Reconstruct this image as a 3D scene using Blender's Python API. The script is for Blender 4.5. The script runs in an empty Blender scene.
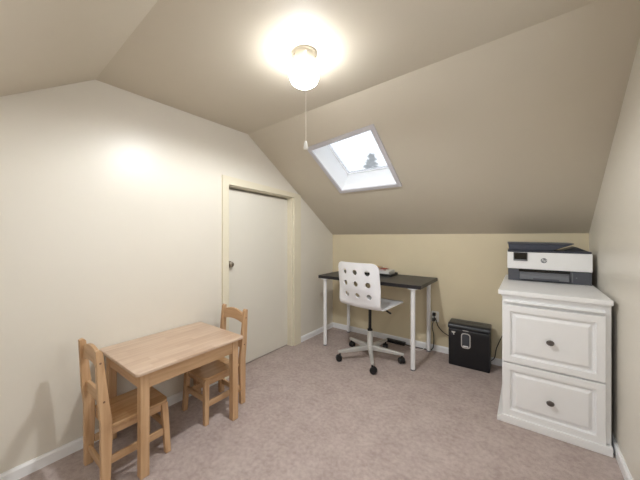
import bpy, bmesh, math, random
from mathutils import Vector, Matrix, noise
from mathutils.geometry import delaunay_2d_cdt
random.seed(7)
S = bpy.context.scene
COL = S.collection
PI = math.pi

# ------------------------------------------------------------------ camera, world, lights, exposure
F_PX, YAW, CY = 281.05, 0.6321, 233.77
cam_d = bpy.data.cameras.new('camera')
cam = bpy.data.objects.new('camera', cam_d); COL.objects.link(cam)
cam.location = (0, 0, 1.2)
cam.rotation_euler = (PI / 2, 0, YAW)
cam_d.sensor_fit = 'HORIZONTAL'; cam_d.sensor_width = 36.0
cam_d.lens = 36.0 * F_PX / 640.0
cam_d.shift_y = -(240 - CY) / 640.0
cam_d.clip_start = 0.02
S.camera = cam

W = bpy.data.worlds.new('sky'); S.world = W; W.use_nodes = True
bg = W.node_tree.nodes['Background']
bg.inputs['Color'].default_value = (0.88, 0.94, 1.0, 1)
bg.inputs['Strength'].default_value = 2.6

LAMP_EMIT = 15.0
BULB_W = 38.0
S.view_settings.view_transform = 'Standard'
S.view_settings.look = 'None'
S.view_settings.gamma = 1.0
S.view_settings.use_curve_mapping = False
S.view_settings.exposure = 1.12

def portal(name, loc, rot, sx, sy):
    d = bpy.data.lights.new(name, 'AREA'); d.shape = 'RECTANGLE'; d.size = sx; d.size_y = sy
    d.cycles.is_portal = True
    o = bpy.data.objects.new(name, d); COL.objects.link(o)
    o.location = loc; o.rotation_euler = rot
    return o
# portals steer sampling of the sky through the skylight and the two added openings (they give off no light)
portal('added_window_portal', (0.56, 1.02, 1.33), (0, PI / 2, 0), 0.62, 0.64)   # emits towards -X
portal('skylight_portal', (-1.20, 2.32, 2.08), (math.radians(-33.9), 0, 0), 0.62, 0.62)
portal('added_skylight_portal', (-0.40, -0.42, 1.70), (math.radians(34), 0, 0), 1.1, 0.75)

# ------------------------------------------------------------------ materials
def srgb(r, g, b):
    def f(c):
        c /= 255.0
        return c / 12.92 if c <= 0.04045 else ((c + 0.055) / 1.055) ** 2.4
    return (f(r), f(g), f(b), 1)

def mat(name, col, rough=0.5, metal=0.0, bump=None, vary=None, spec=0.5, coat=0):
    """bump=(scale,strength)  vary=(scale,amount,stretch)"""
    m = bpy.data.materials.new(name); m.use_nodes = True
    nt = m.node_tree; b = nt.nodes['Principled BSDF']
    b.inputs['Base Color'].default_value = col
    b.inputs['Roughness'].default_value = rough
    b.inputs['Metallic'].default_value = metal
    b.inputs['Specular IOR Level'].default_value = spec
    b.inputs['Coat Weight'].default_value = coat
    tc = nt.nodes.new('ShaderNodeTexCoord')
    if vary:
        mp = nt.nodes.new('ShaderNodeMapping'); mp.inputs['Scale'].default_value = vary[2] if len(vary) > 2 else (1, 1, 1)
        nz = nt.nodes.new('ShaderNodeTexNoise'); nz.inputs['Scale'].default_value = vary[0]; nz.inputs['Detail'].default_value = 4
        hs = nt.nodes.new('ShaderNodeMapRange')
        hs.inputs['To Min'].default_value = 1 - vary[1]; hs.inputs['To Max'].default_value = 1 + vary[1]
        hs.inputs['From Min'].default_value = 0.3; hs.inputs['From Max'].default_value = 0.7
        mx = nt.nodes.new('ShaderNodeVectorMath'); mx.operation = 'SCALE'
        mx.inputs[0].default_value = col[:3]
        nt.links.new(tc.outputs['Object'], mp.inputs[0]); nt.links.new(mp.outputs[0], nz.inputs['Vector'])
        nt.links.new(nz.outputs['Fac'], hs.inputs['Value']); nt.links.new(hs.outputs[0], mx.inputs['Scale'])
        nt.links.new(mx.outputs[0], b.inputs['Base Color'])
    if bump:
        nb = nt.nodes.new('ShaderNodeTexNoise'); nb.inputs['Scale'].default_value = bump[0]; nb.inputs['Detail'].default_value = 3
        bp = nt.nodes.new('ShaderNodeBump'); bp.inputs['Strength'].default_value = bump[1]; bp.inputs['Distance'].default_value = 0.004
        nt.links.new(tc.outputs['Object'], nb.inputs['Vector']); nt.links.new(nb.outputs['Fac'], bp.inputs['Height'])
        nt.links.new(bp.outputs[0], b.inputs['Normal'])
    return m

M = {}
M['wall'] = mat('cream_wall_paint', srgb(227, 221, 209), 0.36, bump=(14, .12), vary=(2.2, .015))
M['knee'] = mat('yellow_cream_wall_paint', srgb(220, 207, 177), 0.5, bump=(14, .12), vary=(2.2, .02))
M['ceil'] = mat('beige_ceiling_paint', srgb(207, 198, 181), 0.55, bump=(10, .15), vary=(1.6, .025))
M['trimwhite'] = mat('white_trim_paint', srgb(244, 244, 245), 0.35)
M['casing'] = mat('cream_casing_paint', srgb(228, 220, 198), 0.38)
M['door'] = mat('off_white_door_paint', srgb(226, 221, 209), 0.4, vary=(3, .01))
M['shaft'] = mat('white_shaft_paint', srgb(240, 240, 240), 0.5)
M['skyframe'] = mat('skylight_frame_paint', srgb(205, 203, 208), 0.45)
M['cab'] = mat('white_cabinet_paint', srgb(246, 246, 247), 0.32)
M['pewter'] = mat('pewter_metal', srgb(120, 116, 114), 0.3, 0.9)
M['brass'] = mat('aged_brass', srgb(150, 140, 125), 0.35, 0.9)
M['silver'] = mat('silver_painted_metal', srgb(206, 205, 202), 0.35, 0.4)
M['whitemetal'] = mat('white_metal_tube', srgb(240, 240, 242), 0.3)
M['whiteply'] = mat('white_lacquered_plywood', srgb(238, 238, 242), 0.28)
M['black'] = mat('black_plastic', srgb(26, 26, 28), 0.4)
M['blackg'] = mat('glossy_black_plastic', srgb(18, 18, 22), 0.15)
M['shred'] = mat('shredder_black_plastic', srgb(24, 25, 30), 0.38)
M['shredlid'] = mat('shredder_lid_plastic', srgb(34, 36, 42), 0.3)
M['smoke'] = mat('smoked_window_plastic', srgb(70, 74, 80), 0.15)
M['grey'] = mat('charcoal_printer_plastic', srgb(82, 84, 92), 0.45)
M['grey2'] = mat('mid_grey_printer_plastic', srgb(118, 120, 126), 0.4)
M['darkgrey'] = mat('slate_printer_plastic', srgb(58, 62, 76), 0.45)
M['pwhite'] = mat('white_printer_plastic', srgb(246, 246, 247), 0.4)
M['paper'] = mat('white_paper', srgb(225, 224, 222), 0.8)
M['red'] = mat('red_cover', srgb(168, 70, 56), 0.6)
M['tan'] = mat('tan_cover', srgb(200, 160, 110), 0.6)
M['globebase'] = mat('cream_enamel_metal', srgb(176, 166, 148), 0.4)
M['cord'] = mat('white_pull_cord', srgb(240, 236, 228), 0.6)
M['plastic'] = mat('white_plastic', srgb(242, 240, 235), 0.35)
M['bark'] = mat('tree_bark', srgb(90, 75, 60), 0.9)
M['leaf'] = mat('dull_green_foliage', srgb(96, 106, 98), 0.9)
M['lawn'] = mat('lawn', srgb(120, 130, 100), 0.95)
M['dowel'] = mat('dowel_end_grain', srgb(118, 84, 60), 0.6)
M['deck_edge'] = mat('black_brown_edge', srgb(38, 34, 34), 0.4)

def carpet():
    m = mat('taupe_carpet', srgb(176, 158, 150), 0.95, spec=0.1)
    nt = m.node_tree; b = nt.nodes['Principled BSDF']
    tc = nt.nodes.new('ShaderNodeTexCoord')
    n1 = nt.nodes.new('ShaderNodeTexNoise'); n1.inputs['Scale'].default_value = 260; n1.inputs['Detail'].default_value = 2
    n2 = nt.nodes.new('ShaderNodeTexNoise'); n2.inputs['Scale'].default_value = 7; n2.inputs['Detail'].default_value = 5; n2.inputs['Roughness'].default_value = 0.65
    n3 = nt.nodes.new('ShaderNodeTexNoise'); n3.inputs['Scale'].default_value = 40; n3.inputs['Detail'].default_value = 3
    for n in (n1, n2, n3): nt.links.new(tc.outputs['Object'], n.inputs['Vector'])
    add = nt.nodes.new('ShaderNodeMath'); add.operation = 'ADD'
    nt.links.new(n1.outputs['Fac'], add.inputs[0]); nt.links.new(n3.outputs['Fac'], add.inputs[1])
    add2 = nt.nodes.new('ShaderNodeMath'); add2.operation = 'ADD'
    nt.links.new(add.outputs[0], add2.inputs[0]); nt.links.new(n2.outputs['Fac'], add2.inputs[1])
    cr = nt.nodes.new('ShaderNodeMapRange'); cr.inputs['From Min'].default_value = 1.2; cr.inputs['From Max'].default_value = 1.8
    nt.links.new(add2.outputs[0], cr.inputs['Value'])
    mx = nt.nodes.new('ShaderNodeMix'); mx.data_type = 'RGBA'
    mx.inputs['A'].default_value = srgb(172, 155, 149); mx.inputs['B'].default_value = srgb(202, 187, 181)
    nt.links.new(cr.outputs[0], mx.inputs['Factor']); nt.links.new(mx.outputs['Result'], b.inputs['Base Color'])
    bp = nt.nodes.new('ShaderNodeBump'); bp.inputs['Strength'].default_value = 0.6; bp.inputs['Distance'].default_value = 0.006
    nt.links.new(add.outputs[0], bp.inputs['Height']); nt.links.new(bp.outputs[0], b.inputs['Normal'])
    return m
M['carpet'] = carpet()

def wood(name, ca, cb, axis='Y', rough=0.45, strips=0.0):
    """long-grained wood along axis; strips = width of glued staves"""
    m = mat(name, ca, rough)
    nt = m.node_tree; b = nt.nodes['Principled BSDF']
    tc = nt.nodes.new('ShaderNodeTexCoord'); mp = nt.nodes.new('ShaderNodeMapping')
    sc = {'X': (1.2, 22, 22), 'Y': (22, 1.2, 22), 'Z': (22, 22, 1.2)}[axis]
    mp.inputs['Scale'].default_value = sc
    nz = nt.nodes.new('ShaderNodeTexNoise'); nz.inputs['Scale'].default_value = 2.2; nz.inputs['Detail'].default_value = 5; nz.inputs['Distortion'].default_value = 0.6
    nt.links.new(tc.outputs['Object'], mp.inputs[0]); nt.links.new(mp.outputs[0], nz.inputs['Vector'])
    fac = nz.outputs['Fac']
    if strips:
        sx = nt.nodes.new('ShaderNodeSeparateXYZ'); nt.links.new(tc.outputs['Object'], sx.inputs[0])
        d = nt.nodes.new('ShaderNodeMath'); d.operation = 'DIVIDE'; d.inputs[1].default_value = strips
        nt.links.new(sx.outputs['X' if axis == 'Y' else 'Y'], d.inputs[0])
        fl = nt.nodes.new('ShaderNodeMath'); fl.operation = 'FLOOR'; nt.links.new(d.outputs[0], fl.inputs[0])
        dy = nt.nodes.new('ShaderNodeMath'); dy.operation = 'MULTIPLY_ADD'; dy.inputs[1].default_value = 4.5
        nt.links.new(sx.outputs['Y' if axis == 'Y' else 'X'], dy.inputs[0])
        wn0 = nt.nodes.new('ShaderNodeTexWhiteNoise'); wn0.noise_dimensions = '1D'; nt.links.new(fl.outputs[0], wn0.inputs['W'])
        nt.links.new(wn0.outputs['Value'], dy.inputs[2])
        fy = nt.nodes.new('ShaderNodeMath'); fy.operation = 'FLOOR'; nt.links.new(dy.outputs[0], fy.inputs[0])
        cb_ = nt.nodes.new('ShaderNodeCombineXYZ'); nt.links.new(fl.outputs[0], cb_.inputs[0]); nt.links.new(fy.outputs[0], cb_.inputs[1])
        wn = nt.nodes.new('ShaderNodeTexWhiteNoise'); wn.noise_dimensions = '2D'; nt.links.new(cb_.outputs[0], wn.inputs['Vector'])
        ml = nt.nodes.new('ShaderNodeMath'); ml.operation = 'MULTIPLY_ADD'; ml.inputs[1].default_value = 0.28
        nt.links.new(wn.outputs['Value'], ml.inputs[0]); 
        sb = nt.nodes.new('ShaderNodeMath'); sb.operation = 'SUBTRACT'; sb.inputs[1].default_value = 0.14
        nt.links.new(fac, sb.inputs[0]); nt.links.new(sb.outputs[0], ml.inputs[2]); fac = ml.outputs[0]
    cr = nt.nodes.new('ShaderNodeMapRange'); cr.inputs['From Min'].default_value = 0.3; cr.inputs['From Max'].default_value = 0.72
    nt.links.new(fac, cr.inputs['Value'])
    mx = nt.nodes.new('ShaderNodeMix'); mx.data_type = 'RGBA'
    mx.inputs['A'].default_value = ca; mx.inputs['B'].default_value = cb
    nt.links.new(cr.outputs[0], mx.inputs['Factor']); nt.links.new(mx.outputs['Result'], b.inputs['Base Color'])
    return m
PA, PB = srgb(210, 174, 136), srgb(184, 144, 104)
M['wood_top'] = wood('pine_tabletop', srgb(214, 190, 168), srgb(192, 162, 138), 'Y', 0.3, strips=0.045)
M['wood_y'] = wood('pine_along_y', PA, PB, 'Y')
M['wood_x'] = wood('pine_along_x', PA, PB, 'X')
M['wood_z'] = wood('pine_upright', PA, PB, 'Z')
M['wood_seat'] = wood('pine_seat', srgb(206, 168, 126), srgb(178, 136, 94), 'Y', 0.28, strips=0.06)
M['desktop'] = wood('black_brown_woodgrain', srgb(46, 43, 47), srgb(27, 26, 30), 'X', 0.4)

def emissive(name, col, e):
    m = bpy.data.materials.new(name); m.use_nodes = True
    b = m.node_tree.nodes['Principled BSDF']
    b.inputs['Base Color'].default_value = (0.9, 0.9, 0.9, 1)
    b.inputs['Emission Color'].default_value = col; b.inputs['Emission Strength'].default_value = e
    return m
M['globe'] = emissive('lit_opal_glass', (0.97, 0.99, 1.0, 1), LAMP_EMIT)
_nt = M['globe'].node_tree; _ms = _nt.nodes.new('ShaderNodeMixShader'); _ms.inputs[0].default_value = 0.4
_tp = _nt.nodes.new('ShaderNodeBsdfTransparent')
_nt.links.new(_tp.outputs[0], _ms.inputs[1]); _nt.links.new(_nt.nodes['Principled BSDF'].outputs[0], _ms.inputs[2])
_nt.links.new(_ms.outputs[0], _nt.nodes['Material Output'].inputs['Surface'])

def glass(name, tint=(1, 1, 1, 1), gl=0.06):
    m = bpy.data.materials.new(name); m.use_nodes = True; nt = m.node_tree
    nt.nodes.remove(nt.nodes['Principled BSDF']); out = nt.nodes['Material Output']
    tr = nt.nodes.new('ShaderNodeBsdfTransparent'); tr.inputs['Color'].default_value = tint
    g = nt.nodes.new('ShaderNodeBsdfGlossy'); g.inputs['Roughness'].default_value = 0.03
    mx = nt.nodes.new('ShaderNodeMixShader'); mx.inputs[0].default_value = gl
    nt.links.new(tr.outputs[0], mx.inputs[1]); nt.links.new(g.outputs[0], mx.inputs[2]); nt.links.new(mx.outputs[0], out.inputs['Surface'])
    return m
M['pane'] = glass('clear_window_glass')
M['frosted'] = glass('hazy_skylight_glass')
_nt = M['frosted'].node_tree; _mx = [n for n in _nt.nodes if n.type == 'MIX_SHADER'][0]
_tl = _nt.nodes.new('ShaderNodeBsdfTranslucent'); _tl.inputs['Color'].default_value = (.95, .95, .95, 1)
_m2 = _nt.nodes.new('ShaderNodeMixShader'); _m2.inputs[0].default_value = 0.30
for _n in _nt.nodes:
    if _n.type == 'BSDF_TRANSPARENT': _n.inputs['Color'].default_value = (.24, .24, .245, 1)
_tl.inputs['Color'].default_value = (.24, .24, .245, 1)
_nt.links.new(_mx.outputs[0], _m2.inputs[1]); _nt.links.new(_tl.outputs[0], _m2.inputs[2]); _nt.links.new(_m2.outputs[0], _nt.nodes['Material Output'].inputs['Surface'])

# ------------------------------------------------------------------ mesh helpers
def ob(name, bm, m, parent=None, smooth=False, bevel=0.0, seg=2):
    bmesh.ops.recalc_face_normals(bm, faces=bm.faces)
    me = bpy.data.meshes.new(name); bm.to_mesh(me); bm.free()
    for p in me.polygons: p.use_smooth = smooth
    if m is not None: me.materials.append(m if not isinstance(m, str) else M[m])
    o = bpy.data.objects.new(name, me); COL.objects.link(o)
    if parent is not None: o.parent = parent
    if bevel:
        b = o.modifiers.new('bevel', 'BEVEL'); b.width = bevel; b.segments = seg; b.limit_method = 'ANGLE'; b.angle_limit = 0.6
        for p in me.polygons: p.use_smooth = True
        w = o.modifiers.new('wn', 'WEIGHTED_NORMAL')
    elif smooth:
        e = o.modifiers.new('es', 'EDGE_SPLIT'); e.split_angle = 0.7
    return o

def thing(name, label, cat, loc, rz=0.0, group=None, kind=None):
    o = bpy.data.objects.new(name, None); COL.objects.link(o)
    o.location = loc; o.rotation_euler = (0, 0, rz); o.empty_display_size = 0.05
    if label: o['label'] = label
    if cat: o['category'] = cat
    if group: o['group'] = group
    if kind: o['kind'] = kind
    return o

def tag(o, label, cat, group=None):
    o['label'] = label; o['category'] = cat
    if group: o['group'] = group
    return o

def struct(o):
    o['kind'] = 'structure'; return o

def B(): return bmesh.new()

def box(bm, x0, x1, y0, y1, z0, z1, mtx=None):
    vs = [bm.verts.new((x, y, z)) for x in (x0, x1) for y in (y0, y1) for z in (z0, z1)]
    if mtx is not None:
        for v in vs: v.co = mtx @ v.co
    for f in ((0, 1, 3, 2), (4, 6, 7, 5), (0, 4, 5, 1), (2, 3, 7, 6), (0, 2, 6, 4), (1, 5, 7, 3)):
        bm.faces.new([vs[i] for i in f])
    return bm

def prism(bm, pts, a, b, axis='X'):
    """polygon pts (2D) swept from a to b on axis"""
    def P(p, t):
        if axis == 'X': return (t, p[0], p[1])
        if axis == 'Y': return (p[0], t, p[1])
        return (p[0], p[1], t)
    v0 = [bm.verts.new(P(p, a)) for p in pts]; v1 = [bm.verts.new(P(p, b)) for p in pts]
    bm.faces.new(v0); bm.faces.new(list(reversed(v1)))
    n = len(pts)
    for i in range(n): bm.faces.new((v0[i], v1[i], v1[(i + 1) % n], v0[(i + 1) % n]))
    return bm

def lathe(bm, prof, seg=24, mtx=None):
    """prof: (r,z) list"""
    rings = []
    for r, z in prof:
        if r < 1e-6:
            rings.append([bm.verts.new((0, 0, z))])
        else:
            rings.append([bm.verts.new((r * math.cos(2 * PI * i / seg), r * math.sin(2 * PI * i / seg), z)) for i in range(seg)])
    for a, b in zip(rings, rings[1:]):
        if len(a) == 1 and len(b) == 1: continue
        for i in range(seg):
            j = (i + 1) % seg
            if len(a) == 1: bm.faces.new((a[0], b[i], b[j]))
            elif len(b) == 1: bm.faces.new((a[i], b[0], a[j]))
            else: bm.faces.new((a[i], b[i], b[j], a[j]))
    if len(rings[0]) > 1: bm.faces.new(list(reversed(rings[0])))
    if len(rings[-1]) > 1: bm.faces.new(rings[-1])
    if mtx is not None:
        for r in rings:
            for v in r: v.co = mtx @ v.co
    return bm

def look(a, b):
    a, b = Vector(a), Vector(b); d = b - a
    return Matrix.Translation(a) @ d.to_track_quat('Z', 'Y').to_matrix().to_4x4(), d.length

def rod(bm, a, b, r0, r1=None, seg=20):
    m, L = look(a, b)
    return lathe(bm, [(r0, 0), (r0 if r1 is None else r1, L)], seg, m)

def tube(bm, pts, r, seg=10, sub=6):
    """smooth tube through points (Catmull-Rom)"""
    P = [Vector(p) for p in pts]
    P = [P[0] * 2 - P[1]] + P + [P[-1] * 2 - P[-2]]
    path = []
    for i in range(1, len(P) - 2):
        for k in range(sub):
            t = k / sub; p0, p1, p2, p3 = P[i - 1:i + 3]
            path.append(0.5 * ((2 * p1) + (p2 - p0) * t + (2 * p0 - 5 * p1 + 4 * p2 - p3) * t * t + (3 * p1 - p0 - 3 * p2 + p3) * t ** 3))
    path.append(P[-2])
    rings = []; up = Vector((0.3, 0.2, 0.93))
    for i, p in enumerate(path):
        t = (path[min(i + 1, len(path) - 1)] - path[max(i - 1, 0)]).normalized()
        u = t.cross(up)
        if u.length < 0.1: u = t.cross(Vector((1, 0, 0)))
        u.normalize(); v = t.cross(u)
        rings.append([bm.verts.new(p + r * (u * math.cos(2 * PI * k / seg) + v * math.sin(2 * PI * k / seg))) for k in range(seg)])
    for a, b in zip(rings, rings[1:]):
        for k in range(seg): bm.faces.new((a[k], a[(k + 1) % seg], b[(k + 1) % seg], b[k]))
    bm.faces.new(rings[0]); bm.faces.new(list(reversed(rings[-1])))
    return bm

def bar(bm, a, b, w, d, side=(1, 0, 0)):
    """rectangular bar from a to b; w along side, d across"""
    a, b = Vector(a), Vector(b); t = (b - a).normalized(); s = Vector(side); s = (s - t * s.dot(t)).normalized(); n = t.cross(s)
    vs = []
    for p in (a, b):
        for i, j in ((-1, -1), (1, -1), (1, 1), (-1, 1)): vs.append(bm.verts.new(p + s * w / 2 * i + n * d / 2 * j))
    for f in ((0, 1, 2, 3), (7, 6, 5, 4), (0, 4, 5, 1), (1, 5, 6, 2), (2, 6, 7, 3), (3, 7, 4, 0)): bm.faces.new([vs[i] for i in f])
    return bm

def rrect(w, h, r, n=6, cx=0, cy=0):
    pts = []
    for (sx, sy, a0) in ((1, 1, 0), (-1, 1, PI / 2), (-1, -1, PI), (1, -1, 1.5 * PI)):
        for k in range(n + 1):
            a = a0 + k / n * PI / 2
            pts.append((cx + sx * (w / 2 - r) + r * math.cos(a), cy + sy * (h / 2 - r) + r * math.sin(a)))
    return pts

def text(name, s, size, m, loc, rot, depth=0.0006, parent=None, shear=0.0):
    c = bpy.data.curves.new(name, 'FONT'); c.body = s; c.size = size; c.extrude = depth; c.align_x = 'CENTER'; c.align_y = 'CENTER'; c.shear = shear
    t = bpy.data.objects.new(name, c); COL.objects.link(t)
    dg = bpy.context.evaluated_depsgraph_get(); me = bpy.data.meshes.new_from_object(t.evaluated_get(dg))
    bpy.data.objects.remove(t)
    o = bpy.data.objects.new(name, me); COL.objects.link(o); me.materials.clear(); me.materials.append(M[m])
    o.location = loc; o.rotation_euler = rot
    if parent: o.parent = parent
    return o

def dup(root, loc, rz, label=None):
    def cp(o, par):
        c = o.copy(); COL.objects.link(c); c.parent = par
        for ch in o.children: cp(ch, c)
        return c
    r = cp(root, None); r.location = loc; r.rotation_euler = (0, 0, rz)
    if label: r['label'] = label
    return r

# ------------------------------------------------------------------ room shell
XL, XR = -2.0117, 0.4009
YB_L, YB_R = 3.0225, 3.0375
KL, KR = 1.189, 1.2036
FZL, FZR = 2.093, 2.181
FYL, FYR = 1.6517, 1.6368
NYL, NYR = 0.544, 0.470           # near fold
YN, KN = -0.81, 1.19              # near knee wall
T = 0.12

bm = B(); box(bm, XL - T, XR + T, YN - T, YB_R + T, -0.1, 0.0)
struct(ob('floor', bm, 'carpet'))

# left gable wall with the door opening
DY0, DY1, DZL, DZR = 1.440, 2.262, 1.612, 1.588
def slopeL(y): return KL + (FZL - KL) * (YB_L - y) / (YB_L - FYL)
e = 0.03
bm = B()
prism(bm, [(YN - T, -0.1), (DY0, -0.1), (DY0, FZL + e), (NYL, FZL + e), (YN, KN + e), (YN - T, KN + e)], XL - T, XL)
prism(bm, [(DY0, DZL), (DY1, DZR), (DY1, slopeL(DY1) + e), (FYL, FZL + e), (DY0, FZL + e)], XL - T, XL)
prism(bm, [(DY1, -0.1), (YB_L + T, -0.1), (YB_L + T, KL + e), (YB_L, KL + e), (DY1, slopeL(DY1) + e)], XL - T, XL)
struct(ob('wall_left', bm, 'wall'))
# right gable wall with an unseen window added for daylight, behind the viewer's shoulder
WY0, WY1, WZ0, WZ1 = 0.70, 1.34, 1.02, 1.64
bm = B()
def slopeR(y): return KR + (FZR - KR) * (YB_R - y) / (YB_R - FYR)
prism(bm, [(YN - T, -0.1), (WY0, -0.1), (WY0, FZR + e), (NYR, FZR + e), (YN, KN + e), (YN - T, KN + e)], XR, XR + T)
prism(bm, [(WY0, -0.1), (WY1, -0.1), (WY1, WZ0), (WY0, WZ0)], XR, XR + T)
prism(bm, [(WY0, WZ1), (WY1, WZ1), (WY1, FZR + e), (WY0, FZR + e)], XR, XR + T)
prism(bm, [(WY1, -0.1), (YB_R + T, -0.1), (YB_R + T, KR + e), (YB_R, KR + e), (FYR, FZR + e), (WY1, FZR + e)], XR, XR + T)
struct(ob('wall_right', bm, 'wall'))
# back knee wall, near knee wall
bm = B()
vs = [bm.verts.new(p) for p in [(XL, YB_L, -0.1), (XR, YB_R, -0.1), (XR, YB_R, KR + .01), (XL, YB_L, KL + .01),
                                (XL, YB_L + T, -0.1), (XR, YB_R + T, -0.1), (XR, YB_R + T, KR + .01), (XL, YB_L + T, KL + .01)]]
for f in ((0, 1, 2, 3), (7, 6, 5, 4), (0, 4, 5, 1), (1, 5, 6, 2), (2, 6, 7, 3), (3, 7, 4, 0)): bm.faces.new([vs[i] for i in f])
struct(ob('wall_back', bm, 'knee'))
bm = B(); box(bm, XL, XR, YN - T, YN, -0.1, KN)
struct(ob('wall_front', bm, 'knee'))

def slab(name, A, Bq, C, D, m, up):
    bm = B(); lo = [bm.verts.new(p) for p in (A, Bq, C, D)]; hi = [bm.verts.new(Vector(p) + Vector(up)) for p in (A, Bq, C, D)]
    bm.faces.new(lo); bm.faces.new(list(reversed(hi)))
    for i in range(4): bm.faces.new((lo[i], hi[i], hi[(i + 1) % 4], lo[(i + 1) % 4]))
    return struct(ob(name, bm, m))
slab('ceiling', (XL, FYL, FZL), (XR, FYR, FZR), (XR, NYR, FZR), (XL, NYL, FZL), 'ceil', (0, 0, .12))
# near slope, with an unseen second skylight added for brightness, above and behind the viewer
NA, NB, NC, ND = Vector((XL, YN, KN)), Vector((XR, YN, KN)), Vector((XL, NYL, FZL)), Vector((XR, NYR, FZR))
def NP(x, t):
    s_ = (x - XL) / (XR - XL); return (NA * (1 - s_) + NB * s_) * (1 - t) + (NC * (1 - s_) + ND * s_) * t
NUP = Vector((0, -.56, .83))
def holed(name, Pf, up, cor, m, th_=0.2):
    """sloping slab with a four-sided hole; cor = hole corners (x,t) bl, br, tr, tl"""
    bm = B()
    out = [(XL, 0), (XR, 0), (XR, 1), (XL, 1)]
    V = [[bm.verts.new(Pf(*p) + up * n) for p in q] for n in (0, th_) for q in (cor, out)]
    for i in range(4):
        j = (i + 1) % 4
        bm.faces.new((V[0][i], V[0][j], V[1][j], V[1][i])); bm.faces.new((V[2][i], V[3][i], V[3][j], V[2][j]))
        bm.faces.new((V[0][i], V[2][i], V[2][j], V[0][j])); bm.faces.new((V[1][i], V[1][j], V[3][j], V[3][i]))
    return struct(ob(name, bm, m))
NCOR = [(-.90, .12), (.10, .12), (.10, .57), (-.90, .57)]
holed('ceiling', NP, NUP, NCOR, 'ceil', .16)
# back slope with the skylight opening (bilinear patch, t: 0 at the knee wall, 1 at the fold)
KLv, KRv, FLv, FRv = Vector((XL, YB_L, KL)), Vector((XR, YB_R, KR)), Vector((XL, FYL, FZL)), Vector((XR, FYR, FZR))
def SP(x, t):
    s = (x - XL) / (XR - XL)
    return (KLv * (1 - s) + KRv * s) * (1 - t) + (FLv * (1 - s) + FRv * s) * t
NOUT = Vector((-0.0085, 0.5616, 0.8273))
SCOR = [(-1.468, .476), (-.900, .472), (-.912, .829), (-1.503, .804)]
holed('ceiling', SP, NOUT, SCOR, 'ceil', .2)

def ring4(bm, Pf, up, cor, w_in, w_out, n0, n1, L):
    """ring along the hole edge on a slope; widths measured inward / outward from the hole"""
    def off(w):
        o = []
        for k, (x, t) in enumerate(cor):
            o.append((x + (w if k in (1, 2) else -w), t + (w if k in (2, 3) else -w) / L))
        return o
    V = [[bm.verts.new(Pf(*p) + up * n) for p in q] for n in (n0, n1) for q in (off(-w_in), off(w_out))]
    for i in range(4):
        j = (i + 1) % 4
        bm.faces.new((V[0][i], V[0][j], V[1][j], V[1][i])); bm.faces.new((V[2][i], V[3][i], V[3][j], V[2][j]))
        bm.faces.new((V[0][i], V[2][i], V[2][j], V[0][j])); bm.faces.new((V[1][i], V[1][j], V[3][j], V[3][i]))
    return bm
def skylight(name, Pf, up, cor, L, depth, pane):
    cx = sum(c[0] for c in cor) / 4; ct = sum(c[1] for c in cor) / 4; o0 = Vector(Pf(cx, ct))
    w = thing(name, None, None, tuple(o0), kind='structure'); I = Matrix.Translation(-o0)
    def p(n, bm, m): bm.transform(I); return ob(n, bm, m, w)
    p('frame', ring4(B(), Pf, up, cor, .006, .030, -.012, -.0005, L), 'skyframe')
    p('shaft_lining', ring4(B(), Pf, up, cor, .006, -.0005, 0.0, depth + .004, L), 'shaft')
    p('sash', ring4(B(), Pf, up, cor, .012, .03, depth + .005, depth + .04, L), 'shaft')
    bm = B(); bm.faces.new([bm.verts.new(Pf(*q) + up * (depth + .02)) for q in cor]); p('pane', bm, pane)
skylight('window_1', SP, NOUT, SCOR, (FLv - KLv).length, .20, 'frosted')
skylight('added_skylight', NP, NUP, NCOR, (NC - NA).length, .16, 'pane')  # unseen skylight, added to brighten the room from behind the viewer

# gable window added to let in more daylight (beside the viewer, out of the frame)
win = thing('added_window', None, None, (XR, 1.02, WZ0), kind='structure')
def wob(name, bm, m, **k):
    bm.transform(Matrix.Translation((-XR, -1.02, -WZ0))); return ob(name, bm, m, win, **k)
bm = B()
for (y0, y1, z0, z1) in ((WY0 - .07, WY0, WZ0 - .07, WZ1 + .07), (WY1, WY1 + .07, WZ0 - .07, WZ1 + .07), (WY0, WY1, WZ1, WZ1 + .07), (WY0, WY1, WZ0 - .07, WZ0)):
    box(bm, XR - .018, XR - .0005, y0, y1, z0, z1)
wob('frame', bm, 'casing', bevel=.003)
bm = B()
for (y0, y1, z0, z1) in ((WY0, WY0 + .04, WZ0, WZ1), (WY1 - .04, WY1, WZ0, WZ1), (WY0 + .04, WY1 - .04, WZ1 - .04, WZ1), (WY0 + .04, WY1 - .04, WZ0, WZ0 + .04), (1.005, 1.035, WZ0 + .04, WZ1 - .04)):
    box(bm, XR + .05, XR + .09, y0, y1, z0, z1)
wob('sash', bm, 'trimwhite')
bm = B(); bm.faces.new([bm.verts.new((XR + .07, y, z)) for y, z in ((WY0, WZ0), (WY1, WZ0), (WY1, WZ1), (WY0, WZ1))])
wob('pane', bm, 'pane')

# door in the left wall
dr = thing('door_1', None, None, (XL, 1.85, 0), kind='structure')
def dob(name, bm, m, parent=None, **k):
    bm.transform(Matrix.Translation((-XL, -1.85, 0))); return ob(name, bm, m, parent or dr, **k)
bm = B(); prism(bm, [(DY0 + .006, 0.008), (DY1 - .024, 0.008), (DY1 - .024, DZR - .022), (DY0 + .006, DZL - .022)], XL - 0.098, XL - 0.062)
panel = dob('door_panel', bm, 'door', bevel=.002)
bm = B(); lathe(bm, [(0, -.006), (.030, -.006), (.030, 0), (.026, .004), (.011, .008), (.010, .016), (.017, .020), (.022, .028), (.021, .036), (.014, .042), (0, .044)], 24,
      Matrix.Translation((XL - .0615, 1.502, .935)) @ Matrix.Rotation(PI / 2, 4, 'Y'))
dob('knob', bm, 'brass', smooth=True)
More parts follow.
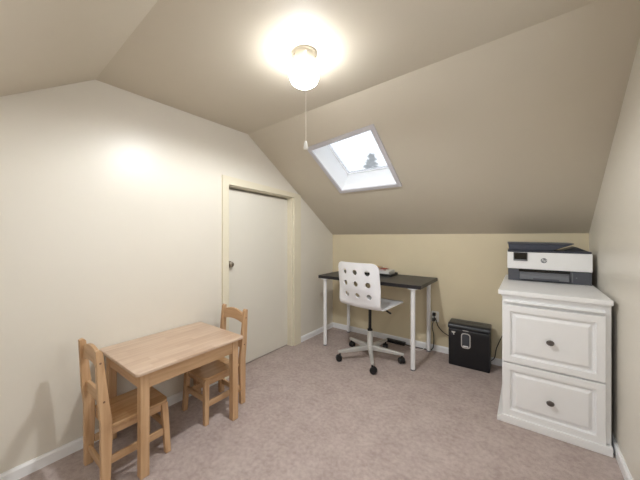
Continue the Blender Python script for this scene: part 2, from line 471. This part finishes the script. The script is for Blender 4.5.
# jamb lining
bm = B(); prism(bm, [(DY1 - .022, 0.0005), (DY1 - .001, 0.0005), (DY1 - .001, DZR - .001), (DY1 - .022, DZR - .001)], XL - T + .001, XL - .001)
prism(bm, [(DY0 + .001, 0.0005), (DY0 + .004, 0.0005), (DY0 + .004, DZL - .009), (DY0 + .001, DZL - .009)], XL - T + .001, XL - .001)
prism(bm, [(DY0 + .0045, DZL - .008), (DY1 - .0225, DZR - .008), (DY1 - .0225, DZR - .001), (DY0 + .0045, DZL - .001)], XL - T + .001, XL - .001)
dob('jamb', bm, 'casing')
bm = B(); box(bm, XL - T - .014, XL - T - .001, DY0 - .03, DY1 + .03, 0.0, DZL + .03); dob('backing', bm, 'wall')  # sheet added behind the door to stop sky light leaking through its gaps
# casing: left, right, head (cut by the slope at the right)
CW = 0.058
bm = B(); prism(bm, [(DY0 - CW, 0), (DY0, 0), (DY0, DZL), (DY0 - CW, DZL + .070)], XL + .0005, XL + .018)
dob('casing', bm, 'casing')
yr = DY1 + .105
bm = B(); prism(bm, [(DY1, 0), (yr, 0), (yr, slopeL(yr) - .004), (DY1, DZR)], XL + .0005, XL + .018)
dob('casing', bm, 'casing')
bm = B(); prism(bm, [(DY0 - CW, DZL + .070), (DY0, DZL), (DY1, DZR), (yr, slopeL(yr) - .004), (yr - .02, slopeL(yr - .02) - .006)], XL + .0005, XL + .018)
dob('casing', bm, 'casing')

# baseboards
def baseb(name, A, Bp, nrm):
    h, t = .061, .013
    bm = B(); n = Vector((nrm[0], nrm[1], 0)) * t; A = Vector(A); Bp = Vector(Bp)
    sec = [Vector((0, 0, 0)), n, n + Vector((0, 0, h - .012)), n * .45 + Vector((0, 0, h)), Vector((0, 0, h))]
    v0 = [bm.verts.new(A + s) for s in sec]; v1 = [bm.verts.new(Bp + s) for s in sec]
    bm.faces.new(v0); bm.faces.new(list(reversed(v1)))
    for i in range(5): bm.faces.new((v0[i], v1[i], v1[(i + 1) % 5], v0[(i + 1) % 5]))
    return struct(ob(name, bm, 'trimwhite'))
baseb('baseboard_left', (XL, YN, 0), (XL, DY0 - CW, 0), (1, 0))
baseb('baseboard_left', (XL, yr, 0), (XL, YB_L, 0), (1, 0))
baseb('baseboard_back', (XL, YB_L, 0), (XR, YB_R, 0), (0, -1))
baseb('baseboard_right', (XR, YN, 0), (XR, YB_R, 0), (-1, 0))
baseb('baseboard_front', (XL, YN, 0), (XR, YN, 0), (0, 1))

# garden outside, far below the skylight, and the tree whose top shows in the glass
bm = B(); box(bm, -14, 14, 3.6, 24, -2.9, -2.8)
struct(ob('ground', bm, 'lawn'))
tr = thing('conifer_tree', 'dark blurred tree top seen through the skylight glass', 'tree', (-3.13, 6.46, -2.85))
bm = B(); rod(bm, (0, 0, 0), (0, 0, 5.95), .13, .015, 12); ob('trunk', bm, 'bark', tr, smooth=True)
bm = B()
for k in range(2300):
    h = random.random() ** 0.8
    z = 2.0 + 4.05 * h
    rmax = 1.9 * (1 - h) ** 1.0 + .02
    a = random.random() * 2 * PI; r = rmax * random.random() ** .6
    c = Vector((r * math.cos(a), r * math.sin(a), z - .25 * r)); d = Vector((math.cos(a), math.sin(a), random.uniform(-.3, .5))).normalized()
    s = d.cross(Vector((random.uniform(-1, 1), random.uniform(-1, 1), random.uniform(-1, 1)))).normalized()
    L = random.uniform(.05, .12); w = .018
    bm.faces.new([bm.verts.new(p) for p in (c - d * L, c + s * w, c + d * L, c - s * w)])
ob('foliage', bm, 'leaf', tr)

# ------------------------------------------------------------------ ceiling lamp
LX, LY, LZ = -0.927, 1.127, 2.1333
lamp = thing('ceiling_light', 'lit white globe light with short cream base on the flat ceiling', 'ceiling light', (LX, LY, LZ))
bm = B(); lathe(bm, [(0, .004), (.066, .002), (.068, -.006), (.064, -.010), (.062, -.042), (.056, -.050), (0, -.050)], 36); ob('base', bm, 'globebase', lamp, smooth=True)
bm = B(); lathe(bm, [(0, -.0505), (.046, -.0505), (.052, -.060), (.066, -.068), (.0745, -.082), (.077, -.102), (.075, -.126), (.066, -.148), (.046, -.163), (.022, -.169), (0, -.170)], 40)
ob('globe_shade', bm, 'globe', lamp, smooth=True)
for a in (0.3, 2.4, 4.5):
    bm = B(); lathe(bm, [(0, 0), (.004, 0), (.005, .004), (0, .006)], 10, Matrix.Rotation(a, 4, 'Z') @ Matrix.Translation((.0625, 0, -.030)) @ Matrix.Rotation(PI / 2, 4, 'Y'))
    ob('screw', bm, 'brass', lamp, smooth=True)
bd_ = bpy.data.lights.new('bulb', 'SPOT'); bd_.energy = BULB_W; bd_.color = (.96, .985, 1.0); bd_.spot_size = math.radians(172); bd_.spot_blend = .35; bd_.shadow_soft_size = .035
bulb = bpy.data.objects.new('bulb', bd_); COL.objects.link(bulb); bulb.parent = lamp; bulb.location = (0, 0, -.110)
px, py = .060, -.060
bm = B(); rod(bm, (px * .7, py * .7, -.036), (px, py, -.036), .003, .003, 8); tube(bm, [(px, py, -.036), (px, py, -.2), (px, py, -.485)], .0014, 6, 3)
ob('pull_cord', bm, 'cord', lamp)
bm = B(); lathe(bm, [(0, -.480), (.004, -.481), (.0065, -.488), (.0085, -.500), (.011, -.512), (.011, -.520), (0, -.520)], 16, Matrix.Translation((px, py, 0)))
ob('pull_knob', bm, 'plastic', lamp, smooth=True)

# ------------------------------------------------------------------ desk
DKX, DKY = -1.272, 2.735
dk = thing('desk', 'black-brown desk on four white round tube legs against the low back wall', 'desk', (DKX, DKY, 0))
bm = B(); prism(bm, rrect(1.092, .572, .006, 3), .720, .752, 'Z'); ob('desktop', bm, 'desktop', dk, bevel=.002)
for sx in (-1, 1):
    for y in (-.258, .237):
        bm = B(); lathe(bm, [(0, .7199), (.045, .7199), (.045, .714), (.0195, .712), (.0195, .012)], 24)
        lg = ob('leg', bm, 'whitemetal', dk, smooth=True); lg.location = (sx * .472 - .001, y, 0)
        bm = B(); lathe(bm, [(0, .0005), (.019, .0005), (.021, .004), (.021, .0118), (0, .0118)], 24)
        ft = ob('foot', bm, 'grey2', lg, smooth=True)

# tray with papers and notebooks on the desk
t = thing('paper_tray', 'low black tray on the back of the desk, holding papers', 'tray', (-1.300, 2.905, .7525), math.radians(0))
bm = B(); prism(bm, rrect(.33, .20, .012, 4), 0, .004, 'Z')
for pts in (rrect(.33, .20, .012, 4),):
    n = len(pts); inn = rrect(.322, .192, .009, 4)
    a0 = [bm.verts.new((p[0], p[1], .004)) for p in pts]; a1 = [bm.verts.new((p[0], p[1], .022)) for p in pts]
    b0 = [bm.verts.new((p[0], p[1], .004)) for p in inn]; b1 = [bm.verts.new((p[0], p[1], .022)) for p in inn]
    for i in range(n):
        j = (i + 1) % n
        bm.faces.new((a0[i], a0[j], a1[j], a1[i])); bm.faces.new((b0[i], b1[i], b1[j], b0[j])); bm.faces.new((a1[i], a1[j], b1[j], b1[i]))
ob('tray_body', bm, 'black', t)
def book(name, label, cat, loc, w, d, h, cover, rz, soft=False):
    b = thing(name, label, cat, loc, rz)
    if soft:
        bm = B(); random.seed(3)
        for k in range(6):
            o = random.uniform(-.003, .003); box(bm, -w / 2 + o, w / 2 + o, -d / 2 - o, d / 2 - o, h * k / 6, h * (k + .86) / 6)
        ob('sheets', bm, cover, b); return b
    bm = B(); box(bm, -w / 2 + .004, w / 2 - .003, -d / 2 + .003, d / 2 - .003, .002, h - .002); ob('pages', bm, 'paper', b)
    bm = B(); box(bm, -w / 2, w / 2, -d / 2, d / 2, 0, .0019); box(bm, -w / 2, w / 2, -d / 2, d / 2, h - .0019, h); box(bm, -w / 2, -w / 2 + .0025, -d / 2, d / 2, .0019, h - .0019)
    ob('cover', bm, cover, b)
    return b
book('paper_stack', 'thick stack of white papers lying in the black desk tray', 'paper stack', (-1.310, 2.905, .757), .285, .17, .046, 'paper', .02, True)
book('notebook', 'red-covered notebook on top of the white papers on the desk', 'notebook', (-1.335, 2.903, .8033), .21, .15, .013, 'red', .06)
book('notepad', 'small tan-covered pad topmost of the stack in the desk tray', 'notepad', (-1.365, 2.903, .8166), .15, .12, .016, 'tan', -.1)

# ------------------------------------------------------------------ swivel desk chair
chx = thing('office_chair', 'white swivel chair with nine round holes in its back, at the black desk', 'office chair', (-1.214, 2.474, 0), math.radians(-7))
# shell: flat outline (u across, s down the profile) -> bent sheet
BW, R_, BL, SL = .435, .055, .350, .40
TOTAL = BL + R_ * PI / 2 + SL
def shell_pt(u, s):
    # s from the top of the back; profile in (y,z): back leans, bends, seat runs forward (+y)
    lean = 0.13
    if s <= BL:
        h = BL - s; y = -R_ - math.sin(lean) * h; z = R_ + math.cos(lean) * h
        k = min(1, h / .12); cur = .050 * (1 - (2 * u / BW) ** 2) * k
        y -= cur - .02 * k
    elif s <= BL + R_ * PI / 2:
        a = (s - BL) / R_; y = -R_ * math.cos(a); z = R_ - R_ * math.sin(a)
    else:
        q = s - BL - R_ * PI / 2; y = q; z = .03 * q - (.20 * max(0, q - .32) ** 1.0) * .5
    if s > BL + .03:
        z -= .010 * math.cos(PI * u / BW)
    return Vector((u, y, z))
outer0 = rrect(BW, TOTAL, .06, 8, 0, TOTAL / 2); outer = []
for a, b in zip(outer0, outer0[1:] + outer0[:1]):
    n = max(1, int(math.dist(a, b) / .014))
    outer += [(a[0] + (b[0] - a[0]) * k / n, a[1] + (b[1] - a[1]) * k / n) for k in range(n)]
pts = [Vector(p) for p in outer]; edges = [(i, (i + 1) % len(pts)) for i in range(len(pts))]
holes = [(hx, hz, .0245) for hx in (-.118, 0, .118) for hz in (.085, .190, .295)]
for hx, hz, hr in holes:
    n0 = len(pts); K = 20
    for k in range(K): pts.append(Vector((hx + hr * math.cos(-2 * PI * k / K), hz + hr * math.sin(-2 * PI * k / K))))
    edges += [(n0 + k, n0 + (k + 1) % K) for k in range(K)]
def inside(x, y):
    if abs(x) > BW / 2 - .01 or y < .01 or y > TOTAL - .01: return False
    for cx, cy in ((BW / 2 - .06, .06), (-BW / 2 + .06, .06), (BW / 2 - .06, TOTAL - .06), (-BW / 2 + .06, TOTAL - .06)):
        if abs(x) > abs(cx) and ((cy < .1 and y < cy) or (cy > .1 and y > cy)) and math.hypot(x - cx, y - cy) > .052: return False
    return all(math.hypot(x - hx, y - hz) > hr + .006 for hx, hz, hr in holes)
gy = 0.012
while gy < TOTAL:
    for i in range(-14, 15):
        x = i * .0155
        if inside(x, gy): pts.append(Vector((x, gy)))
    gy += .0145
co, ed, fa, *_ = delaunay_2d_cdt(pts, edges, [], 1, 1e-5)
bm = B(); vv = [bm.verts.new(shell_pt(c.x, c.y)) for c in co]
for f in fa:
    cc = sum((co[i] for i in f), Vector((0, 0))) / len(f)
    if any(math.hypot(cc.x - a, cc.y - b) < r for a, b, r in holes): continue
    try: bm.faces.new([vv[i] for i in f])
    except ValueError: pass
SEAT_Z = .545
sh = ob('seat_shell', bm, 'whiteply', chx, smooth=True)
for md in list(sh.modifiers): sh.modifiers.remove(md)
so = sh.modifiers.new('thick', 'SOLIDIFY'); so.thickness = .012; so.offset = 0
es = sh.modifiers.new('es', 'EDGE_SPLIT'); es.split_angle = .9
sh.location = (0.045, -.190, SEAT_Z)
bm = B(); lathe(bm, [(.0145, .26), (.0145, .50)], 20); ob('gas_lift', bm, 'black', chx, smooth=True)
bm = B(); lathe(bm, [(.030, .085), (.030, .12), (.0265, .125), (.0265, .255), (.023, .268), (0, .268)], 24); ob('column', bm, 'silver', chx, smooth=True)
bm = B(); lathe(bm, [(.0245, .2685), (.0245, .282), (.0150, .285)], 24); ob('collar', bm, 'black', chx, smooth=True)
bm = B(); box(bm, -.09, .09, -.10, .12, .502, .524); box(bm, -.03, .03, -.04, .04, .490, .502); ob('seat_plate', bm, 'black', chx, bevel=.004)
bm = B(); tube(bm, [(.08, 0, .510), (.15, .0, .502), (.19, .0, .487)], .005, 8, 4); bar(bm, (.18, 0, .490), (.225, 0, .472), .018, .010, (0, 1, 0)); ob('height_lever', bm, 'black', chx)
for k in range(5):
    a = math.radians(12 + 7 + 72 * k)
    R = Matrix.Rotation(a, 4, 'Z')
    bm = B()
    v = []
    for (x, w, z0, z1) in ((.022, .042, .085, .130), (.16, .035, .080, .116), (.318, .028, .078, .100)):
        v.append([bm.verts.new((x, y, z)) for y, z in ((-w / 2, z0), (w / 2, z0), (w / 2, z1), (-w / 2, z1))])
    for p, q in zip(v, v[1:]):
        for i in range(4): bm.faces.new((p[i], p[(i + 1) % 4], q[(i + 1) % 4], q[i]))
    bm.faces.new(v[0]); bm.faces.new(list(reversed(v[-1])))
    bm.transform(R); arm = ob('base_arm', bm, 'silver', chx, bevel=.005, seg=3)
    bm = B(); rod(bm, (.300, 0, .050), (.300, 0, .0775), .009, .009, 12)
    sw = 2.2 + k * 1.3
    Wm = Matrix.Translation((.300, 0, .029)) @ Matrix.Rotation(sw, 4, 'Z') @ Matrix.Translation((.010, 0, 0))
    for s in (-1, 1):
        lathe(bm, [(0, s * .005), (.026, s * .005), (.0285, s * .009), (.0285, s * .020), (.024, s * .026), (0, s * .026)], 22, Wm @ Matrix.Rotation(PI / 2, 4, 'X'))
    # hood
    hs = []
    for i in range(9):
        t_ = PI * i / 8
        hs.append((math.cos(t_) * .031, math.sin(t_) * .031))
    hood = hs + [(x * .82, z * .82) for x, z in reversed(hs)]
    tmp = B(); prism(tmp, hood, -.0045, .0045, 'Y'); tmp.transform(Wm); me_ = bpy.data.meshes.new('tmp'); tmp.to_mesh(me_); tmp.free(); bm.from_mesh(me_); bpy.data.meshes.remove(me_)
    bm.transform(R); ob('caster', bm, 'black', chx, smooth=True)

# ------------------------------------------------------------------ small wooden table and chairs
TX0, TX1, TY0, TY1, TZ = -2.004, -1.485, .558, 1.190, .532
tcx, tcy = (TX0 + TX1) / 2, (TY0 + TY1) / 2
tb = thing('kids_table', 'small rectangular pale pine child table standing against the cream wall', 'table', (tcx, tcy, 0))
tw, tl = TX1 - TX0, TY1 - TY0
bm = B(); prism(bm, rrect(tw, tl, .018, 5), TZ - .016, TZ, 'Z'); ob('tabletop', bm, 'wood_top', tb, bevel=.003)
LG = .042; ov = .020
lx, ly = tw / 2 - .024 - LG / 2, tl / 2 - .028 - LG / 2
for sx in (-1, 1):
    for sy in (-1, 1):
        bm = B(); box(bm, -LG / 2, LG / 2, -LG / 2, LG / 2, 0.0005, TZ - .0165)
        o = ob('leg', bm, 'wood_z', tb, bevel=.004); o.location = (sx * lx, sy * ly, 0)
for sx in (-1, 1):
    bm = B(); box(bm, -.009, .009, -ly + LG / 2 + .0005, ly - LG / 2 - .0005, TZ - .098, TZ - .0165); o = ob('apron', bm, 'wood_y', tb, bevel=.001); o.location = (sx * (lx + .006), 0, 0)
for sy in (-1, 1):
    bm = B(); box(bm, -lx + LG / 2 + .0005, lx - LG / 2 - .0005, -.009, .009, TZ - .098, TZ - .0165); o = ob('apron', bm, 'wood_x', tb, bevel=.001); o.location = (0, sy * (ly + .006), 0)

def kid_chair(label):
    """origin at the centre between the feet; chair faces +Y"""
    c = thing('kids_chair', label, 'chair', (0, 0, 0), 0, 'small wooden chairs at the child table')
    SZ = .290; w = .125
    # seat with rounded front corners
    bm = B()
    prism(bm, [(-.128, -.111), (.128, -.111), (.131, .125), (.122, .145), (.100, .155), (-.100, .155), (-.122, .145), (-.131, .125)], SZ - .018, SZ, 'Z')
    ob('seat', bm, 'wood_seat', c, bevel=.004)
    bm = B()
    for s in (-1, 1): box(bm, s * .106 - .008, s * .106 + .008, -.111, .118, SZ - .058, SZ - .0185)
    box(bm, -.0975, .0975, .118, .134, SZ - .058, SZ - .0185); box(bm, -.0975, .0975, -.111, -.095, SZ - .058, SZ - .0185)
    ob('seat_frame', bm, 'wood_y', c, bevel=.001)
    for s in (-1, 1):
        # front leg: slightly splayed, tapered
        bm = B(); v = []
        for (x, y, z, h) in ((.110, .134, SZ - .0185, .016), (.127, .146, .0005, .014)):
            v.append([bm.verts.new((s * (x + i * h), y + j * h, z)) for i, j in ((-1, -1), (1, -1), (1, 1), (-1, 1))])
        for i in range(4): bm.faces.new((v[0][i], v[0][(i + 1) % 4], v[1][(i + 1) % 4], v[1][i]))
        bm.faces.new(v[0]); bm.faces.new(v[1]); ob('leg', bm, 'wood_z', c, bevel=.003)
        # rear post: one board, kinked at the seat
        prof = [(-.156, 0.0005), (-.120, 0.0005), (-.112, .22), (-.112, .31), (-.126, .42), (-.150, .650), (-.162, .662), (-.178, .656), (-.168, .42), (-.158, .31), (-.158, .22)]
        bm = B(); prism(bm, prof, s * .1235 - .014, s * .1235 + .014, 'X')
        pst = ob('back_post', bm, 'wood_z', c, bevel=.0035)
        for (yy, zz) in ((-.160, .600), (-.146, .415)):
            bm = B(); rod(bm, (s * .1370, yy, zz), (s * .1381, yy, zz), .0048, .0048, 14); ob('dowel_plug', bm, 'dowel', pst)
    # arched top rail and a lower rail
    def rail(z0, z1, arch, y, lean, nm):
        bm = B(); N = 14; up = []; dn = []
        for i in range(N + 1):
            x = -.109 + .218 * i / N; a = 1 - (x / .109) ** 2
            up.append((x, z1 + arch * a)); dn.append((x, z0 + arch * .7 * a))
        prism(bm, up + list(reversed(dn)), -.008, .008, 'Y')
        o = ob(nm, bm, 'wood_x', c, bevel=.002); o.location = (0, y, 0)
        o.rotation_euler = (0, 0, 0); return o
    rail(.560, .628, .026, -.155, 0, 'top_rail')
    rail(.388, .440, .006, -.143, 0, 'back_rail')
    for s in (-1, 1):
        bm = B(); bar(bm, (s * .1195, -.114, .12), (s * .1195, .125, .12), .014, .036); ob('stretcher', bm, 'wood_y', c, bevel=.002)
    bm = B(); bar(bm, (-.101, .140, .150), (.101, .140, .150), .014, .034, (0, 1, 0)); ob('stretcher', bm, 'wood_x', c, bevel=.002)
    bm = B(); bar(bm, (-.109, -.136, .085), (.109, -.136, .085), .014, .036, (0, 1, 0)); ob('stretcher', bm, 'wood_x', c, bevel=.002)
    return c
kc = kid_chair('small pine chair at the near end of the child table, its back towards the viewer')
kc.location = (-1.722, .608, 0)
dup(kc, (-1.748, 1.146, 0), PI, 'small pine chair at the far end of the child table, nearest the cream door')

# ------------------------------------------------------------------ white two-drawer cabinet
CX0, CX1, CY0, CY1, CT = -.124, .376, 2.168, 2.985, .840
ccx = (CX0 + CX1) / 2
cb = thing('filing_cabinet', 'white two-drawer cabinet with panelled fronts in the right corner, under the printer', 'cabinet', (ccx, CY0, 0))
hw = (CX1 - CX0) / 2; dp = CY1 - CY0
bm = B(); prism(bm, [(-hw - .020, -.026), (hw + .004, -.026), (hw + .004, dp), (-hw - .020, dp)], CT - .028, CT, 'Z'); ob('top', bm, 'cab', cb, bevel=.003, seg=2)
bm = B(); box(bm, -hw, hw, 0, dp, .05, CT - .0285); 
box(bm, -hw - .006, hw, -.008, dp, CT - .040, CT - .0286)
ob('body', bm, 'cab', cb, bevel=.004)
# plinth with a small cove flaring out on the left side
bm = B(); prism(bm, [(-hw - .026, .0005), (hw + .002, .0005), (hw + .002, .0495), (-hw - .003, .0495), (-hw - .008, .040), (-hw - .026, .028)], -.030, dp, 'Y')
ob('plinth', bm, 'cab', cb, bevel=.003)
# pull-out lip under the top
bm = B(); prism(bm, [(0, .004), (-.024, .008), (-.028, .013), (-.025, .018), (0, .023)], -hw + .010, hw - .026, 'X')
o = ob('moulding', bm, 'cab', cb, bevel=.002); o.location = (0, -.0005, .756)
def drawer(z0, z1):
    x0, x1 = -hw + .004, hw - .024
    bm = B()
    def ring(m, y): return [bm.verts.new(p) for p in ((x0 + m, y, z0 + m), (x1 - m, y, z0 + m), (x1 - m, y, z1 - m), (x0 + m, y, z1 - m))]
    rs = [ring(0, -.001), ring(0, -.019), ring(.003, -.021), ring(.038, -.021), ring(.043, -.006), ring(.053, -.005), ring(.070, -.019), ring(.073, -.0195)]
    bm.faces.new(rs[0])
    for a, b in zip(rs, rs[1:]):
        for i in range(4): bm.faces.new((a[i], a[(i + 1) % 4], b[(i + 1) % 4], b[i]))
    bm.faces.new(rs[-1])
    d = ob('drawer', bm, 'cab', cb)
    bm = B(); lathe(bm, [(0, 0), (.008, 0), (.006, .005), (.006, .012), (.014, .016), (.0165, .021), (.013, .026), (0, .028)], 24,
                    Matrix.Translation(((x0 + x1) / 2 + .0, -.0196, (z0 + z1) / 2 - .010)) @ Matrix.Rotation(PI / 2, 4, 'X') @ Matrix.Scale(1.15, 4, (1, 0, 0)))
    ob('knob', bm, 'pewter', d, smooth=True)
drawer(.388, .748)
drawer(.048, .378)

# ------------------------------------------------------------------ printer
PR = thing('printer', 'white and charcoal inkjet printer on top of the white cabinet', 'printer', (.128, 2.665, CT + .0005), math.radians(2.5))
pw = .492; ph = pw / 2; pd = .285
bm = B(); box(bm, -ph + .006, ph - .004, .004, pd - .01, 0.0, .086); box(bm, -ph + .02, ph - .02, .03, pd - .02, .086, .09); ob('base', bm, 'grey', PR, bevel=.006)
bm = B(); box(bm, -ph, ph, 0, pd, .090, .218); ob('body', bm, 'pwhite', PR, bevel=.006)
bm = B(); box(bm, -ph + .075, ph - .120, -.0005, .0035, .071, .088); ob('paper_slot', bm, 'blackg', PR)
bm = B(); box(bm, -ph + .080, ph - .125, -.022, -.001, .016, .058); box(bm, -ph + .080, ph - .125, -.010, -.001, .058, .068); 
ob('paper_tray', bm, 'grey2', PR, bevel=.003)
bm = B(); box(bm, -.085, .065, -.026, -.0225, .014, .028); ob('tray_handle', bm, 'grey', PR, bevel=.001)
bm = B(); box(bm, -ph + .040, -ph + .128, -.008, -.0005, .152, .217); scr = ob('control_panel', bm, 'grey2', PR, bevel=.002)
bm = B(); box(bm, -ph + .044, -ph + .124, -.0095, -.0085, .164, .214); ob('screen', bm, 'blackg', scr)
# round badge
bm = B(); lathe(bm, [(0, 0), (.0185, 0), (.0185, .0012), (0, .0012)], 32, Matrix.Translation((-.020, -.0001, .160)) @ Matrix.Rotation(PI / 2, 4, 'X')); bd = ob('logo', bm, 'grey2', PR)
text('lettering', 'hp', .030, 'pwhite', (-.020, -.0018, .1625), (PI / 2, 0, 0), .0004, bd, .25)
# scanner bed and lid: a slab, then the feeder housing rising on the left with its sloped tray above
bm = B(); box(bm, -ph + .004, ph - .004, .006, pd - .004, .2185, .232); ob('scanner_lid', bm, 'darkgrey', PR, bevel=.004)
bm = B(); prism(bm, [(-ph + .012, .2325), (.030, .2325), (.145, .2805), (-ph + .006, .2805)], .020, pd - .02, 'Y'); ob('document_feeder', bm, 'darkgrey', PR, bevel=.004)
bm = B(); prism(bm, [(-ph + .002, .281), (.140, .281), (.150, .283), (.150, .290), (-ph + .002, .293)], .012, pd - .03, 'Y'); ob('feeder_cover', bm, 'grey', PR, bevel=.003)
bm = B(); prism(bm, [(.100, .2325), (ph - .008, .2325), (ph - .020, .238), (.175, .262), (.165, .258)], .100, pd - .01, 'Y'); ob('output_rest', bm, 'grey', PR, bevel=.002)
bm = B(); box(bm, ph - .110, ph - .103, .0025, .0039, .012, .080); box(bm, ph - .088, ph - .080, .0025, .0038, .040, .050); ob('side_button', bm, 'grey2', PR)

# ------------------------------------------------------------------ shredder
SHX = -.412
sd = thing('paper_shredder', 'black paper shredder with a small clear window on the carpet by the back wall', 'shredder', (SHX, 2.795, 0), math.radians(1.5))
bm = B()
prof = [(0.0, .0005), (.185, .0005), (.187, .30), (.186, .335), (-.002, .335), (-.004, .30)]
prism(bm, prof, -.164, .164, 'X'); ob('bin', bm, 'shred', sd, bevel=.010, seg=3)
bm = B(); prism(bm, [(-.006, .3355), (.189, .3355), (.190, .360), (.178, .378), (.155, .385), (.035, .385), (.006, .379), (-.008, .360)], -.170, .170, 'X'); ob('shredder_head', bm, 'shredlid', sd, bevel=.012, seg=3)
bm = B(); box(bm, -.11, .11, .088, .096, .3852, .3862); ob('feed_slot', bm, 'blackg', sd)
# window with silver surround, set upright on the front
def frontplate(bm, w, h, r, cx, cz, y0, y1): return prism(bm, rrect(w, h, r, 5, cx - .012, cz - .018), y0, y1, 'Y')
bm = B(); frontplate(bm, .076, .134, .026, -.008, .262, -.010, -.0035); wn = ob('bin_window', bm, 'silver', sd, bevel=.002)
bm = B(); frontplate(bm, .060, .116, .020, -.008, .264, -.0118, -.0102); ob('window_pane', bm, 'smoke', wn)
bm = B(); frontplate(bm, .042, .010, .004, -.008, .215, -.0135, -.0119); ob('window_catch', bm, 'pwhite', wn)
bm = B(); frontplate(bm, .046, .007, .002, -.010, .352, -.0095, -.0075); ob('nameplate', bm, 'silver', sd)
bm = B(); prism(bm, [(-.138, .312), (-.104, .312), (-.108, .300), (-.115, .296), (-.113, .282), (-.122, .282), (-.124, .296), (-.134, .300)], -.0062, -.0045, 'Y'); ob('emblem', bm, 'silver', sd)

# ------------------------------------------------------------------ outlet, plugs, cords
ol = thing('wall_outlet', 'white double wall outlet on the back wall behind the right desk leg', 'outlet', (-.752, 3.0295, .352))
bm = B(); prism(bm, rrect(.076, .108, .006, 3), -.0, .006, 'Z'); bm.transform(Matrix.Rotation(PI / 2, 4, 'X')); ob('cover_plate', bm, 'plastic', ol, bevel=.0015)
for z in (-.027, .027):
    bm = B(); prism(bm, rrect(.034, .030, .010, 4, 0, z), -.0082, -.0062, 'Y'); ob('socket', bm, 'casing', ol)
def cord(name, owner, label, pts, r=.0032, m='black', plug=None):
    """owner: the thing the cord belongs to, or None"""
    if owner is None:
        bm = B(); o0 = Vector(pts[0]); tube(bm, [Vector(p) - o0 for p in pts], r, 8, 6)
        o = ob(name, bm, m, None, smooth=True); o.location = o0; return tag(o, label, 'cable')
    inv = (Matrix.Translation(owner.location) @ Matrix.Rotation(owner.rotation_euler.z, 4, 'Z')).inverted()
    bm = B(); tube(bm, pts, r, 8, 6); bm.transform(inv); c = ob(name, bm, m, owner, smooth=True)
    if plug:
        bm = B(); box(bm, *plug); bm.transform(inv); ob('plug', bm, m, c, bevel=.004)
    return c
py_ = 3.0205
cord('power_cord', sd, '',
     [(-.757, py_ - .028, .366), (-.731, py_ - .036, .325), (-.715, py_ - .03, .270), (-.670, py_ - .028, .220), (-.610, py_ - .02, .185), (-.585, 3.003, .165), (-.54, 3.004, .160)], .0042,
     plug=(-.771, -.743, py_ - .028, py_, .362, .392))
ps = thing('power_strip', 'black power strip lying on the carpet against the baseboard under the desk', 'power strip', (-1.150, 2.975, 0), math.radians(-1))
bm = B(); box(bm, -.105, .105, -.026, .024, .0005, .034); ob('housing', bm, 'black', ps, bevel=.006)
for x in (-.07, -.023, .023, .07):
    bm = B(); box(bm, x - .015, x + .015, -.014, .012, .0342, .0350); ob('socket', bm, 'deck_edge', ps)
cord('power_cord', ps, '',
     [(-.760, py_ - .030, .312), (-.768, py_ - .036, .25), (-.757, py_ - .03, .17), (-.757, py_ - .022, .10), (-.768, 3.004, .03), (-.80, 3.0045, .005), (-.86, 2.995, .0045), (-.95, 2.985, .0045), (-1.040, 2.973, .012)], .0042,
     plug=(-.774, -.746, py_ - .030, py_, .308, .338))
cord('power_cord', PR, '',
     [(-.30, 3.012, .004), (-.235, 3.009, .060), (-.215, 3.006, .16), (-.180, 3.002, .26), (-.150, 3.003, .34), (-.1365, 3.003, .44), (-.1345, 3.003, .56)], .0035)
cord('cable', None, 'thin white cable lying on the carpet by the back right desk leg',
     [(-.985, 2.940, .0030), (-.93, 2.930, .0030), (-.885, 2.938, .0030), (-.850, 2.960, .016), (-.838, 2.998, .05), (-.836, 3.004, .085)], .0028, 'plastic')
